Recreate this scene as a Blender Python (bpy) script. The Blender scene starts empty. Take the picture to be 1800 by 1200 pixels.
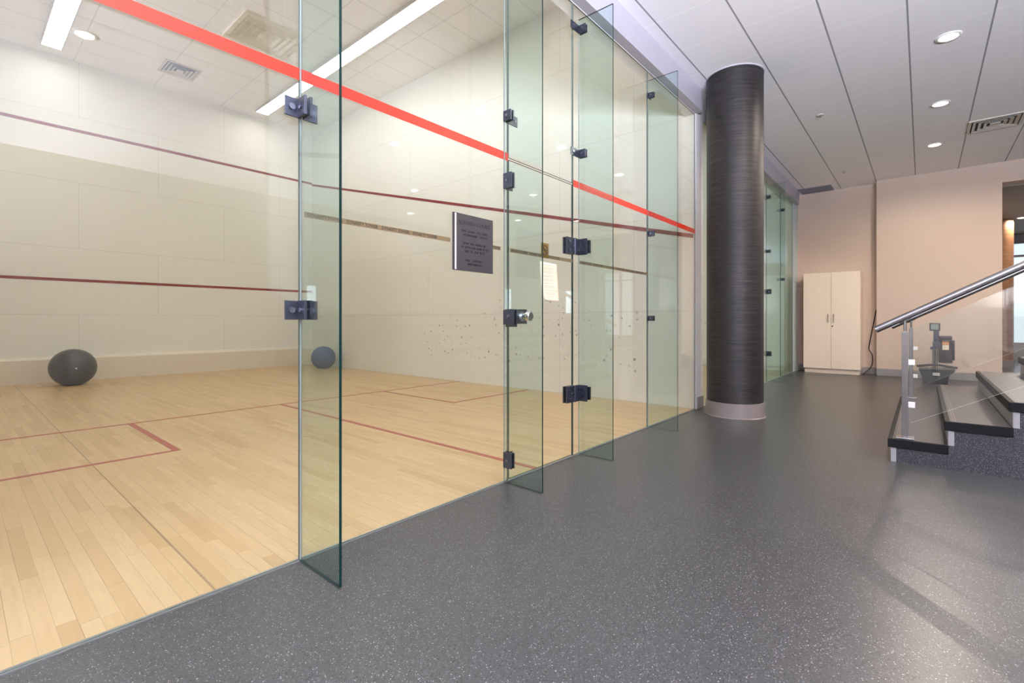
import bpy, bmesh, math, random
from mathutils import Vector, Matrix
random.seed(4)
S = bpy.context.scene
COL = S.collection
PI = math.pi

# ------------------------------------------------------------------ camera
cam_d = bpy.data.cameras.new('camera')
cam = bpy.data.objects.new('camera', cam_d)
COL.objects.link(cam)
cam.location = (0.3871, -2.1518, 1.0826)
cam.rotation_euler = (PI / 2, 0, -0.86286)
cam_d.sensor_width = 36
cam_d.lens = 843.03 / 1800 * 36
cam_d.shift_y = (565.78 - 600) / 1800
cam_d.clip_start = 0.02
S.camera = cam

# ------------------------------------------------------------------ colour management
S.view_settings.view_transform = 'Standard'
S.view_settings.look = 'None'
S.view_settings.gamma = 1
S.view_settings.use_curve_mapping = False
S.view_settings.exposure = 0.3
S.cycles.use_denoising = True
S.cycles.max_bounces = 10
S.cycles.diffuse_bounces = 5
S.cycles.glossy_bounces = 4
S.cycles.transmission_bounces = 4
S.cycles.transparent_max_bounces = 24
S.cycles.caustics_reflective = False
S.cycles.caustics_refractive = False
S.cycles.sample_clamp_indirect = 4

# ------------------------------------------------------------------ sky
W = bpy.data.worlds.new('sky')
S.world = W
W.use_nodes = True
W.node_tree.nodes['Background'].inputs[0].default_value = (0.80, 0.90, 1.0, 1)
W.node_tree.nodes['Background'].inputs[1].default_value = 1.0

K_FIX = 10.0      # court strip lights
K_DOWN = 104.0    # hall downlights, watts
K_WIN = 40.0    # daylight through the big side window, watts


def area(name, loc, rot, sx, sy, power, col):
    d = bpy.data.lights.new(name, 'AREA')
    d.shape = 'RECTANGLE'
    d.size, d.size_y, d.energy, d.color = sx, sy, power, col
    o = bpy.data.objects.new(name, d)
    COL.objects.link(o)
    o.location, o.rotation_euler = loc, rot
    return o


# daylight entering through the windows of the hall (window_1 at the near end, the others in the long wall)
area('daylight_and_fill', (-4.38, -6.45, 1.95), (0, -PI / 2, 0), 2.6, 4.6, K_WIN, (0.80, 0.84, 1.0))
# added uplight to brighten the hall ceiling; added low wall keeps it off stairs
area('daylight_and_fill', (-4.20, -6.3, 1.22), (0, -PI / 2 - 0.75, 0), 0.36, 5.0, 4700.0, (0.86, 0.88, 1.0))
for wx, wz, ww, wh, pw in ((5.98, 1.6, 0.22, 0.7, 2.2), (13.15, 1.85, 0.30, 0.8, 4), (16.95, 1.9, 0.40, 0.9, 6)):
    area('daylight_and_fill', (wx, -8.95, wz), (PI / 2, 0, 0), ww, wh, pw, (0.78, 0.86, 1.0))


# ------------------------------------------------------------------ mesh helpers
def bx(bm, x0, x1, y0, y1, z0, z1, mi=0):
    v = [bm.verts.new(p) for p in ((x0, y0, z0), (x1, y0, z0), (x1, y1, z0), (x0, y1, z0),
                                   (x0, y0, z1), (x1, y0, z1), (x1, y1, z1), (x0, y1, z1))]
    for f in ((3, 2, 1, 0), (4, 5, 6, 7), (0, 1, 5, 4), (1, 2, 6, 5), (2, 3, 7, 6), (3, 0, 4, 7)):
        bm.faces.new([v[i] for i in f]).material_index = mi


def rbx(bm, x0, x1, y0, y1, z0, z1, r=0.004, seg=2):
    t = bmesh.new()
    bx(t, min(x0, x1), max(x0, x1), min(y0, y1), max(y0, y1), min(z0, z1), max(z0, z1))
    bmesh.ops.bevel(t, geom=t.edges[:], offset=r, segments=seg, affect='EDGES', profile=0.6)
    merge(bm, t)


def merge(bm, t, M=None):
    me = bpy.data.meshes.new('tmp')
    t.to_mesh(me)
    t.free()
    if M is not None:
        me.transform(M)
    bm.from_mesh(me)
    bpy.data.meshes.remove(me)


def prism(bm, pts, a, b, axis='x'):
    """pts 2-D outline; extruded from a to b along axis"""
    def P(p, t):
        if axis == 'x': return (t, p[0], p[1])
        if axis == 'y': return (p[0], t, p[1])
        return (p[0], p[1], t)
    A = [bm.verts.new(P(p, a)) for p in pts]
    B = [bm.verts.new(P(p, b)) for p in pts]
    n = len(pts)
    bm.faces.new(A[::-1]); bm.faces.new(B)
    for i in range(n):
        bm.faces.new((A[i], A[(i + 1) % n], B[(i + 1) % n], B[i]))
    bmesh.ops.recalc_face_normals(bm, faces=bm.faces[:])


def tube(bm, p0, p1, r, seg=20, r2=None, cap=True):
    p0, p1 = Vector(p0), Vector(p1)
    d = (p1 - p0)
    q = d.to_track_quat('Z', 'Y')
    r2 = r if r2 is None else r2
    A, B = [], []
    for i in range(seg):
        a = 2 * PI * i / seg
        c = Vector((math.cos(a), math.sin(a), 0))
        A.append(bm.verts.new(p0 + q @ (c * r)))
        B.append(bm.verts.new(p1 + q @ (c * r2)))
    for i in range(seg):
        j = (i + 1) % seg
        bm.faces.new((A[i], A[j], B[j], B[i]))
    if cap:
        bm.faces.new(A[::-1]); bm.faces.new(B)


def path(bm, pts, r, seg=10):
    """round tube swept through points"""
    pts = [Vector(p) for p in pts]
    rings = []
    for i, p in enumerate(pts):
        d = (pts[min(i + 1, len(pts) - 1)] - pts[max(i - 1, 0)]).normalized()
        q = d.to_track_quat('Z', 'Y')
        rings.append([bm.verts.new(p + q @ Vector((math.cos(2 * PI * k / seg) * r, math.sin(2 * PI * k / seg) * r, 0))) for k in range(seg)])
    for a, b in zip(rings, rings[1:]):
        # align ring start to avoid twisting
        off = min(range(seg), key=lambda s: (a[0].co - b[s].co).length)
        b[:] = b[off:] + b[:off]
        for k in range(seg):
            j = (k + 1) % seg
            bm.faces.new((a[k], a[j], b[j], b[k]))
    bm.faces.new(rings[0][::-1]); bm.faces.new(rings[-1])


def smooth_pts(pts, n=6):
    out = []
    P = [Vector(p) for p in pts]
    P = [P[0]] + P + [P[-1]]
    for i in range(1, len(P) - 2):
        for k in range(n):
            t = k / n
            a, b, c, d = P[i - 1], P[i], P[i + 1], P[i + 2]
            out.append(0.5 * ((2 * b) + (c - a) * t + (2 * a - 5 * b + 4 * c - d) * t * t + (3 * b - a - 3 * c + d) * t ** 3))
    out.append(P[-2])
    return out


def lathe(bm, prof, cx=0, cy=0, seg=48, mi=0):
    rings = []
    for r, z in prof:
        if r < 1e-5:
            rings.append([bm.verts.new((cx, cy, z))])
        else:
            rings.append([bm.verts.new((cx + r * math.cos(2 * PI * k / seg), cy + r * math.sin(2 * PI * k / seg), z)) for k in range(seg)])
    for a, b in zip(rings, rings[1:]):
        for k in range(seg):
            j = (k + 1) % seg
            vs = []
            for v in (a[k % len(a)], a[j % len(a)], b[j % len(b)], b[k % len(b)]):
                if v not in vs: vs.append(v)
            if len(vs) > 2:
                bm.faces.new(vs).material_index = mi


def wloc(o):
    v = Vector(o.location)
    while o.parent:
        o = o.parent
        v += Vector(o.location)
    return v


def obj(name, bm, mats, parent=None, smooth=False, local=False, origin=None):
    """link a bmesh (given in world coordinates unless local) as one mesh object"""
    me = bpy.data.meshes.new(name)
    bm.to_mesh(me)
    bm.free()
    for m in (mats if isinstance(mats, (list, tuple)) else [mats]):
        me.materials.append(m)
    o = bpy.data.objects.new(name, me)
    COL.objects.link(o)
    off = Vector((0, 0, 0))
    if parent:
        o.parent = parent
        if not local:
            off = wloc(parent)
    elif origin is not None:
        off = Vector(origin)
        o.location = off
    if off.length > 0:
        me.transform(Matrix.Translation(-off))
    if smooth:
        for p in me.polygons: p.use_smooth = True
        try:
            me.set_sharp_from_angle(angle=math.radians(35))
        except Exception:
            pass
    return o


def tag(o, label, cat, group=None, kind=None):
    o['label'] = label
    o['category'] = cat
    if group: o['group'] = group
    if kind: o['kind'] = kind
    return o


def thing(name, label, cat, loc=(0, 0, 0), rotz=0, group=None):
    o = bpy.data.objects.new(name, None)
    COL.objects.link(o)
    o.location = loc
    o.rotation_euler = (0, 0, rotz)
    return tag(o, label, cat, group)


def struct(name, bm, mats, label, cat, parent=None, smooth=False):
    o = obj(name, bm, mats, parent, smooth)
    if not parent:
        o['kind'] = 'structure'
        o['label'] = label
        o['category'] = cat
    return o


def dup(root, loc, label=None, group=None):
    def cp(o, parent):
        c = o.copy()
        COL.objects.link(c)
        c.parent = parent
        for ch in list(o.children):
            cp(ch, c)
        return c
    r = cp(root, None)
    r.location = loc
    if label: r['label'] = label
    if group: r['group'] = group
    return r


def text_bm(s, size, M, extrude=0.0006, align='CENTER', width=1.0, bold=0.0):
    cu = bpy.data.curves.new('t', 'FONT')
    cu.body = s
    cu.size = size
    cu.align_x = align
    cu.align_y = 'CENTER'
    cu.extrude = extrude
    cu.offset = bold
    cu.resolution_u = 2
    o = bpy.data.objects.new('t', cu)
    COL.objects.link(o)
    dg = bpy.context.evaluated_depsgraph_get()
    dg.update()
    me = bpy.data.meshes.new_from_object(o.evaluated_get(dg))
    bpy.data.objects.remove(o)
    me.transform(M @ Matrix.Scale(width, 4, (1, 0, 0)))
    bm = bmesh.new()
    bm.from_mesh(me)
    bpy.data.meshes.remove(me)
    return bm


# ------------------------------------------------------------------ material helpers
class N:
    def __init__(self, name):
        self.m = bpy.data.materials.new(name)
        self.m.use_nodes = True
        self.t = self.m.node_tree
        self.p = self.t.nodes['Principled BSDF']
        self.out = self.t.nodes['Material Output']

    def n(self, kind, **kw):
        x = self.t.nodes.new(kind)
        for k, v in kw.items(): setattr(x, k, v)
        return x

    def l(self, a, b):
        self.t.links.new(a, b)

    def math(self, op, a, b=None, c=None):
        x = self.n('ShaderNodeMath', operation=op)
        for i, v in enumerate((a, b, c)):
            if v is None: continue
            if isinstance(v, (int, float)): x.inputs[i].default_value = v
            else: self.l(v, x.inputs[i])
        return x.outputs[0]

    def mix(self, fac, a, b, blend='MIX'):
        x = self.n('ShaderNodeMix', data_type='RGBA', blend_type=blend)
        for sock, v in ((x.inputs[0], fac), (x.inputs[6], a), (x.inputs[7], b)):
            if isinstance(v, (int, float)): sock.default_value = v
            elif isinstance(v, tuple): sock.default_value = v if len(v) == 4 else (*v, 1)
            else: self.l(v, sock)
        return x.outputs[2]

    def xyz(self):
        g = self.n('ShaderNodeNewGeometry')
        s = self.n('ShaderNodeSeparateXYZ')
        self.l(g.outputs['Position'], s.inputs[0])
        return s.outputs[0], s.outputs[1], s.outputs[2]

    def objxyz(self):
        g = self.n('ShaderNodeTexCoord')
        s = self.n('ShaderNodeSeparateXYZ')
        self.l(g.outputs['Object'], s.inputs[0])
        return s.outputs[0], s.outputs[1], s.outputs[2]

    def vec(self, a, b, c=0.0):
        x = self.n('ShaderNodeCombineXYZ')
        for i, v in enumerate((a, b, c)):
            if isinstance(v, (int, float)): x.inputs[i].default_value = v
            else: self.l(v, x.inputs[i])
        return x.outputs[0]

    def noise(self, vec, scale, detail=3, rough=0.5):
        x = self.n('ShaderNodeTexNoise')
        x.inputs['Scale'].default_value = scale
        x.inputs['Detail'].default_value = detail
        x.inputs['Roughness'].default_value = rough
        if vec is not None: self.l(vec, x.inputs['Vector'])
        return x.outputs['Fac']

    def ramp(self, fac, stops):
        x = self.n('ShaderNodeValToRGB')
        e = x.color_ramp.elements
        while len(e) < len(stops): e.new(0.5)
        for i, (p, c) in enumerate(stops):
            e[i].position = p
            e[i].color = (*c, 1) if len(c) == 3 else c
        self.l(fac, x.inputs[0])
        return x.outputs[0]

    def bump(self, h, strength=0.2, dist=0.01):
        x = self.n('ShaderNodeBump')
        x.inputs['Strength'].default_value = strength
        x.inputs['Distance'].default_value = dist
        self.l(h, x.inputs['Height'])
        self.l(x.outputs[0], self.p.inputs['Normal'])

    def col(self, v):
        if isinstance(v, tuple): self.p.inputs['Base Color'].default_value = (*v, 1)
        else: self.l(v, self.p.inputs['Base Color'])

    def set(self, rough=None, metal=None, spec=None, coat=None):
        if rough is not None: self.p.inputs['Roughness'].default_value = rough
        if metal is not None: self.p.inputs['Metallic'].default_value = metal
        if spec is not None: self.p.inputs['Specular IOR Level'].default_value = spec
        if coat is not None: self.p.inputs['Coat Weight'].default_value = coat


def plain(name, col, rough=0.5, metal=0.0, spec=0.5, var=0.05, scale=20):
    k = N(name)
    f = k.noise(k.vec(*k.objxyz()), scale, 3)
    k.col(k.mix(f, tuple(max(0, c * (1 - var)) for c in col), tuple(min(1, c * (1 + var)) for c in col)))
    k.set(rough, metal, spec)
    return k.m


def emis(name, col, strength):
    k = N(name)
    k.col((0.8, 0.8, 0.8))
    k.p.inputs['Emission Color'].default_value = (*col, 1)
    k.p.inputs['Emission Strength'].default_value = strength
    return k.m


def glass(name, tint, rough=0.0, f0=0.045):
    """flat pane: tinted see-through with a Schlick mirror on both faces"""
    k = N(name)
    k.t.nodes.remove(k.p)
    g = k.n('ShaderNodeNewGeometry')
    d = k.n('ShaderNodeVectorMath', operation='DOT_PRODUCT')
    k.l(g.outputs['Normal'], d.inputs[0]); k.l(g.outputs['Incoming'], d.inputs[1])
    c = k.math('ABSOLUTE', d.outputs['Value'])
    fr = k.math('MULTIPLY_ADD', k.math('POWER', k.math('SUBTRACT', 1.0, c), 5.0), 1 - f0, f0)
    tr = k.n('ShaderNodeBsdfTransparent'); tr.inputs[0].default_value = (*tint, 1)
    gl = k.n('ShaderNodeBsdfGlossy'); gl.inputs['Roughness'].default_value = rough
    gl.inputs['Color'].default_value = (1, 1, 1, 1)
    mx = k.n('ShaderNodeMixShader')
    k.l(fr, mx.inputs[0]); k.l(tr.outputs[0], mx.inputs[1]); k.l(gl.outputs[0], mx.inputs[2])
    k.l(mx.outputs[0], k.out.inputs[0])
    return k.m


# ------------------------------------------------------------------ materials
def rubber_floor(name, base, rough):
    k = N(name)
    x, y, z = k.xyz()
    v = k.vec(x, y, z)
    cols = k.mix(k.noise(v, 3.0, 3), tuple(c * 0.95 for c in base), tuple(c * 1.05 for c in base))
    for sc, size, thr, c in ((120, 0.25, 0.80, (0.26, 0.26, 0.265)), (190, 0.34, 0.74, (0.14, 0.14, 0.145)), (150, 0.36, 0.72, (0.009, 0.009, 0.010)), (90, 0.17, 0.86, (0.36, 0.36, 0.36))):
        vo = k.n('ShaderNodeTexVoronoi'); vo.inputs['Scale'].default_value = sc
        nz = k.n('ShaderNodeTexNoise'); nz.inputs['Scale'].default_value = 160
        ad = k.n('ShaderNodeVectorMath', operation='MULTIPLY_ADD')
        k.l(v, nz.inputs['Vector']); k.l(nz.outputs['Color'], ad.inputs[0]); ad.inputs[1].default_value = (0.004, 0.004, 0.004)
        k.l(v, ad.inputs[2]); k.l(ad.outputs[0], vo.inputs['Vector'])
        sp = k.n('ShaderNodeSeparateColor'); k.l(vo.outputs['Color'], sp.inputs[0])
        m = k.math('MULTIPLY', k.math('LESS_THAN', vo.outputs['Distance'], size), k.math('GREATER_THAN', sp.outputs[0], thr))
        cols = k.mix(m, cols, c)
    k.col(cols)
    k.set(rough, 0, 0.36)
    k.bump(k.noise(v, 60, 2), 0.03, 0.002)
    return k.m


M_RUBBER = rubber_floor('speckled_rubber', (0.046, 0.046, 0.046), 0.32)
M_STAIR = rubber_floor('speckled_stair_rubber', (0.028, 0.030, 0.037), 0.32)


def maple():
    k = N('maple_boards')
    x, y, z = k.xyz()
    w, L = 0.057, 0.75
    row = k.math('FLOOR', k.math('DIVIDE', x, w))
    wn = k.n('ShaderNodeTexWhiteNoise', noise_dimensions='1D'); k.l(row, wn.inputs['W'])
    yy = k.math('ADD', k.math('DIVIDE', y, L), k.math('MULTIPLY', wn.outputs['Value'], 7.3))
    seg = k.math('FLOOR', yy)
    w2 = k.n('ShaderNodeTexWhiteNoise', noise_dimensions='2D'); k.l(k.vec(row, seg), w2.inputs['Vector'])
    grain = k.noise(k.vec(k.math('MULTIPLY', x, 9.0), k.math('MULTIPLY_ADD', y, 0.9, k.math('MULTIPLY', w2.outputs['Value'], 40.0)), 0.0), 5.0, 5, 0.6)
    base = k.ramp(w2.outputs['Value'], [(0.0, (0.56, 0.375, 0.185)), (0.22, (0.66, 0.47, 0.25)), (0.8, (0.72, 0.53, 0.30)), (1.0, (0.61, 0.42, 0.215))])
    c = k.mix(k.math('MULTIPLY', k.math('POWER', grain, 1.6), 0.85), base, (0.50, 0.32, 0.155))
    spot = k.math('GREATER_THAN', k.noise(k.vec(x, y, 3.0), 13, 2), 0.74)
    c = k.mix(k.math('MULTIPLY', spot, 0.25), c, (0.33, 0.2, 0.1))
    fx = k.math('FRACT', k.math('DIVIDE', x, w))
    gx = k.math('LESS_THAN', fx, 0.022)
    gy = k.math('LESS_THAN', k.math('FRACT', yy), 0.0022)
    gap = k.math('MAXIMUM', gx, gy)
    wg = k.n('ShaderNodeTexWhiteNoise', noise_dimensions='2D'); k.l(k.vec(row, k.math('ADD', seg, 31.0)), wg.inputs['Vector'])
    gs = k.math('MULTIPLY', gap, k.math('MULTIPLY_ADD', wg.outputs['Value'], 0.75, 0.25))
    c = k.mix(gs, c, (0.12, 0.07, 0.035))
    # the long dark joint running down the court
    big = k.math('MULTIPLY', k.math('LESS_THAN', k.math('ABSOLUTE', k.math('SUBTRACT', x, 1.079)), 0.0035), 0.55)
    c = k.mix(big, c, (0.08, 0.045, 0.02))
    k.col(c)
    k.set(0.34, 0, 0.45)
    return k.m


M_MAPLE = maple()


def court_wall(name, base, ax, marks=False):
    k = N(name)
    X, Y, Z = k.xyz()
    u = {'x': X, 'y': Y}[ax]
    H, Wd = 1.22, 2.44
    row = k.math('FLOOR', k.math('DIVIDE', Z, H))
    par = k.math('MODULO', row, 2.0)
    uu = k.math('ADD', k.math('DIVIDE', k.math('ADD', u, 0.52 if ax == 'x' else 0.4), Wd), k.math('MULTIPLY', par, 0.5))
    fu, fz = k.math('FRACT', uu), k.math('FRACT', k.math('DIVIDE', Z, H))
    seam = k.math('MAXIMUM', k.math('LESS_THAN', fu, 0.0022), k.math('LESS_THAN', fz, 0.0050))
    c = k.mix(k.noise(k.vec(X, Y, Z), 0.8, 3), tuple(b * 0.98 for b in base), tuple(min(1, b * 1.02) for b in base))
    c = k.mix(k.math('MULTIPLY', seam, 0.55), c, (0.45, 0.42, 0.38))
    if marks:
        # scuffs left by the ball on the lower part of the side wall
        vo = k.n('ShaderNodeTexVoronoi', voronoi_dimensions='2D'); vo.inputs['Scale'].default_value = 8.5
        k.l(k.vec(u, Z), vo.inputs['Vector'])
        sp = k.n('ShaderNodeSeparateColor'); k.l(vo.outputs['Color'], sp.inputs[0])
        m = k.math('MULTIPLY', k.math('LESS_THAN', vo.outputs['Distance'], k.math('MULTIPLY_ADD', sp.outputs[2], 0.12, 0.05)), k.math('GREATER_THAN', sp.outputs[0], 0.45))
        zone = k.math('MULTIPLY', k.math('LESS_THAN', k.math('ABSOLUTE', k.math('SUBTRACT', Z, 0.85)), k.math('MULTIPLY_ADD', k.noise(k.vec(u, Z, 5.0), 1.5, 2), 1.0, -0.05)),
                      k.math('LESS_THAN', k.math('ABSOLUTE', k.math('SUBTRACT', u, 3.0)), 2.3))
        m = k.math('MULTIPLY', k.math('MULTIPLY', m, zone), k.math('MULTIPLY_ADD', sp.outputs[1], 0.6, 0.15))
        c = k.mix(m, c, (0.12, 0.11, 0.10))
    k.col(c)
    k.set(0.55, 0, 0.3)
    return k.m


CREAM = (0.79, 0.785, 0.73)
M_FRONT = court_wall('cream_front_panels', CREAM, 'x')
M_SIDE = court_wall('cream_side_panels', CREAM, 'y', True)
M_CREAM = plain('cream_paint', CREAM, 0.4)
M_TIN = plain('tin_cream', (0.74, 0.68, 0.57), 0.35)


def ceiling_tiles(name, base, x0, px, y0, py, wx, wy, dark, light, k1=0.85, k2=0.8):
    k = N(name)
    X, Y, Z = k.xyz()
    fy = k.math('FRACT', k.math('ADD', k.math('DIVIDE', k.math('SUBTRACT', Y, y0), py), 50.0))
    fx = k.math('FRACT', k.math('ADD', k.math('DIVIDE', k.math('SUBTRACT', X, x0), px), 50.0))
    v = k.vec(X, Y, Z)
    c = k.mix(k.noise(v, 60, 3, 0.7), tuple(b * 0.97 for b in base), tuple(min(1, b * 1.02) for b in base))
    ly = k.math('LESS_THAN', k.math('ABSOLUTE', k.math('SUBTRACT', fy, 0.5)), wy / py / 2)
    lx = k.math('LESS_THAN', k.math('ABSOLUTE', k.math('SUBTRACT', fx, 0.5)), wx / px / 2)
    c = k.mix(k.math('MULTIPLY', lx, k2), c, light)
    c = k.mix(k.math('MULTIPLY', ly, k1), c, dark)
    k.col(c)
    k.set(0.85, 0, 0.2)
    k.bump(k.noise(v, 220, 2), 0.05, 0.002)
    return k.m


M_CEIL = ceiling_tiles('hall_ceiling_tiles', (0.90, 0.89, 0.92), 6.01 + 0.306, 0.612, -0.21 + 0.306, 0.612, 0.010, 0.015, (0.22, 0.22, 0.24), (1.0, 1.0, 1.0), 0.85, 1.0)
M_CCEIL = ceiling_tiles('court_ceiling_tiles', (0.86, 0.85, 0.83), 0.02, 1.22, 0.31, 0.61, 0.016, 0.016, (0.5, 0.5, 0.49), (0.5, 0.5, 0.49), 0.5, 0.5)


def wallpaper():
    k = N('beige_wall_covering')
    X, Y, Z = k.xyz()
    c = k.mix(k.noise(k.vec(k.math('MULTIPLY', Y, 30), Z, X), 4, 4), (0.58, 0.47, 0.395), (0.62, 0.505, 0.425))
    k.col(c); k.set(0.6, 0, 0.3)
    return k.m


M_BEIGE = wallpaper()
M_LAV = plain('pale_grey_paint', (0.80, 0.79, 0.84), 0.45)
M_BEAM = plain('grey_beam_paint', (0.42, 0.41, 0.47), 0.45)
M_BASEB = plain('grey_vinyl_base', (0.27, 0.26, 0.27), 0.4)
M_ALU = plain('aluminium_strip', (0.40, 0.41, 0.42), 0.4, 0.8)
M_STEEL = plain('brushed_steel', (0.33, 0.32, 0.32), 0.22, 1.0)
M_CHROME = plain('chrome', (0.75, 0.75, 0.76), 0.08, 1.0)
M_GLASS = glass('clear_glass', (0.975, 0.985, 0.975))
M_FIN = glass('green_glass', (0.865, 0.940, 0.935))
M_RAILG = glass('rail_glass', (0.97, 0.98, 0.97))
M_EDGE = plain('green_glass_edge', (0.003, 0.020, 0.019), 0.35, 0, 0.15)
M_EDGEL = plain('dark_glass_edge', (0.10, 0.13, 0.12), 0.2, 0, 0.6)
M_SIL = plain('silicone', (0.36, 0.38, 0.39), 0.45, 0, 0.2)
M_FIT = plain('dark_patch_fitting', (0.055, 0.060, 0.085), 0.28, 0.7)
M_BOLT = plain('fitting_bolt', (0.16, 0.17, 0.21), 0.2, 0.9)
M_RED = plain('red_band', (0.66, 0.022, 0.006), 0.45)
M_DRED = plain('dark_red_line', (0.23, 0.022, 0.016), 0.6, 0, 0.2)
M_FRED = plain('floor_line_red', (0.40, 0.095, 0.065), 0.45)
M_GOLD = plain('gold_foil', (0.23, 0.17, 0.095), 0.4, 0.5)
M_BRASS = plain('polished_brass', (0.70, 0.48, 0.16), 0.18, 1.0)
M_INK = plain('dark_lettering', (0.035, 0.028, 0.02), 0.5)
M_PLATE = plain('dark_bronze_sign', (0.040, 0.034, 0.040), 0.42, 0.1)
M_PLATET = plain('sign_lettering', (0.018, 0.016, 0.026), 0.4, 0.2)
M_PAPER = plain('cream_paper', (0.90, 0.80, 0.62), 0.7)
M_PRINT = plain('grey_print', (0.45, 0.40, 0.32), 0.7)
M_BLACKBALL = plain('charcoal_rubber_ball', (0.035, 0.038, 0.036), 0.38)
M_BLUEBALL = plain('blue_rubber_ball', (0.030, 0.070, 0.20), 0.5)
M_CAB = plain('cream_laminate', (0.88, 0.76, 0.64), 0.4)
M_NOSE = plain('black_nosing', (0.008, 0.008, 0.009), 0.5, 0, 0.08)
M_WHITE = plain('white_plastic', (0.85, 0.85, 0.85), 0.4)
M_BLACK = plain('black_plastic', (0.008, 0.008, 0.009), 0.35, 0, 0.3)
M_NAVY = plain('navy_plastic', (0.012, 0.018, 0.05), 0.3)
M_SCREEN = plain('grey_screen', (0.22, 0.28, 0.27), 0.2)
M_ORANGE = plain('orange_label', (0.75, 0.30, 0.08), 0.5)
M_VENT = plain('beige_vent_metal', (0.55, 0.51, 0.46), 0.4)
M_DARK = plain('dark_recess', (0.03, 0.035, 0.045), 0.7)
M_BLUEG = plain('blue_grey_grille', (0.22, 0.24, 0.32), 0.5)
M_TAUPE = plain('taupe_ceiling', (0.30, 0.27, 0.24), 0.7)
M_SKIRT = plain('column_skirt', (0.20, 0.17, 0.165), 0.3)
M_DIFF = emis('strip_diffuser', (1.0, 0.975, 0.92), K_FIX)
M_LAMP = emis('lamp_lens', (1.0, 0.86, 0.68), 22)


def column_mat(name, dark, light):
    k = N(name)
    x, y, z = k.objxyz()
    f = k.noise(k.vec(k.math('MULTIPLY', x, 3.2), k.math('MULTIPLY', y, 3.2), k.math('MULTIPLY', z, 90.0)), 1.0, 6, 0.75)
    k.col(k.ramp(f, [(0.34, dark), (0.52, tuple((a + b) / 2.3 for a, b in zip(dark, light))), (0.70, light)]))
    k.set(0.45, 0, 0.32)
    k.bump(f, 0.25, 0.004)
    return k.m


M_COLUMN = column_mat('dark_striated_laminate', (0.004, 0.0035, 0.004), (0.045, 0.039, 0.041))
M_WOOD = column_mat('brown_wood_laminate', (0.16, 0.075, 0.035), (0.36, 0.19, 0.10))

# ------------------------------------------------------------------ the setting
H = 3.95       # hall ceiling
HC = 5.90      # court ceiling
XW = 12.62     # protruding part of the far wall
XR = 12.85     # recess of the far wall

bm = bmesh.new(); bx(bm, -4.6, 22, -9.1, -0.018, -0.12, 0)
struct('floor', bm, M_RUBBER, 'dark grey speckled rubber floor of the hall', 'floor')
fc = bmesh.new(); bx(fc, 0, 6.4, 0.018, 9.75, -0.12, 0)
floor_court = struct('floor', fc, M_MAPLE, 'pale maple board floor of the squash court behind the glass', 'floor')


def fline(name, x0, x1, y0, y1, parent):
    b = bmesh.new(); bx(b, x0, x1, y0, y1, 0.0, 0.0012)
    return obj(name, b, M_FRED, parent)


lw = 0.05
fline('court_line', 0.0, 6.4, 4.235, 4.235 + lw, floor_court)                    # short line
fline('court_line', 3.2 - lw / 2, 3.2 + lw / 2, 0.03, 4.235, floor_court)         # half court line
fline('court_line', 4.80 - lw, 4.80, 2.66 - lw, 4.235, floor_court)               # right service box
fline('court_line', 4.80, 6.4, 2.66 - lw, 2.66, floor_court)
fline('court_line', 1.60, 1.60 + lw, 2.66 - lw, 4.235, floor_court)               # left service box
fline('court_line', 0.0, 1.60, 2.66 - lw, 2.66, floor_court)

b = bmesh.new(); bx(b, 6.65, 12.9, 0.018, 9.75, -0.12, 0)
f2 = struct('floor', b, M_MAPLE, 'maple floor of the second court past the dark column', 'floor')
fline('court_line', 6.65, 12.9, 4.235, 4.285, f2)

b = bmesh.new(); bx(b, 0, 6.4, 9.75, 9.95, 0, HC)
wf = struct('wall_front', b, M_FRONT, 'cream panelled front wall of the squash court', 'wall')
b = bmesh.new(); bx(b, 0.0, 6.4, 9.744, 9.75, 4.60, 4.65); obj('out_line', b, M_DRED, wf)
b = bmesh.new(); bx(b, 0.0, 6.4, 9.744, 9.75, 1.83, 1.88); obj('service_line', b, M_DRED, wf)
b = bmesh.new(); prism(b, [(9.75, 0), (9.72, 0), (9.695, 0.41), (9.72, 0.452), (9.75, 0.46)], 0.0, 6.4, 'x'); obj('tin', b, M_TIN, wf)

b = bmesh.new(); bx(b, 6.4, 6.65, 0.02, 9.95, 0, HC)
wr = struct('wall_right', b, M_SIDE, 'cream right side wall of the squash court with a slanting red line', 'wall')
b = bmesh.new()
prism(b, [(0.02, 2.13), (9.75, 4.57), (9.75, 4.62), (0.02, 2.18)], 6.394, 6.4, 'x'); obj('out_line', b, M_DRED, wr)
b = bmesh.new(); bx(b, -0.2, 0.0, 0.02, 9.95, 0, HC)
wl = struct('wall_left', b, M_SIDE, 'cream left side wall of the squash court', 'wall')
b = bmesh.new(); prism(b, [(0.02, 2.13), (9.75, 4.57), (9.75, 4.62), (0.02, 2.18)], 0.0, 0.006, 'x'); obj('out_line', b, M_DRED, wl)

b = bmesh.new(); bx(b, -0.2, 6.65, 0.0, 9.95, HC, HC + 0.1)
struct('ceiling', b, M_CCEIL, 'high tiled ceiling over the squash court', 'ceiling')
b = bmesh.new(); bx(b, 6.65, 13.1, 0.0, 9.95, HC, HC + 0.1)
struct('ceiling', b, M_CCEIL, 'high ceiling over the second court', 'ceiling')
b = bmesh.new(); bx(b, 6.65, 12.9, 9.75, 9.95, 0, HC)
struct('wall_front', b, M_FRONT, 'cream front wall of the second court', 'wall')
b = bmesh.new(); bx(b, 12.9, 13.1, 0.02, 9.95, 0, HC)
struct('wall_right', b, M_SIDE, 'cream far side wall of the second court', 'wall')
# wall over the glass, court side, up to the court ceilings
b = bmesh.new(); bx(b, -4.6, 13.1, -0.0, 0.12, 3.67, HC)
struct('wall_back', b, M_CREAM, 'wall strip over the glass wall of the courts', 'wall')
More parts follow.
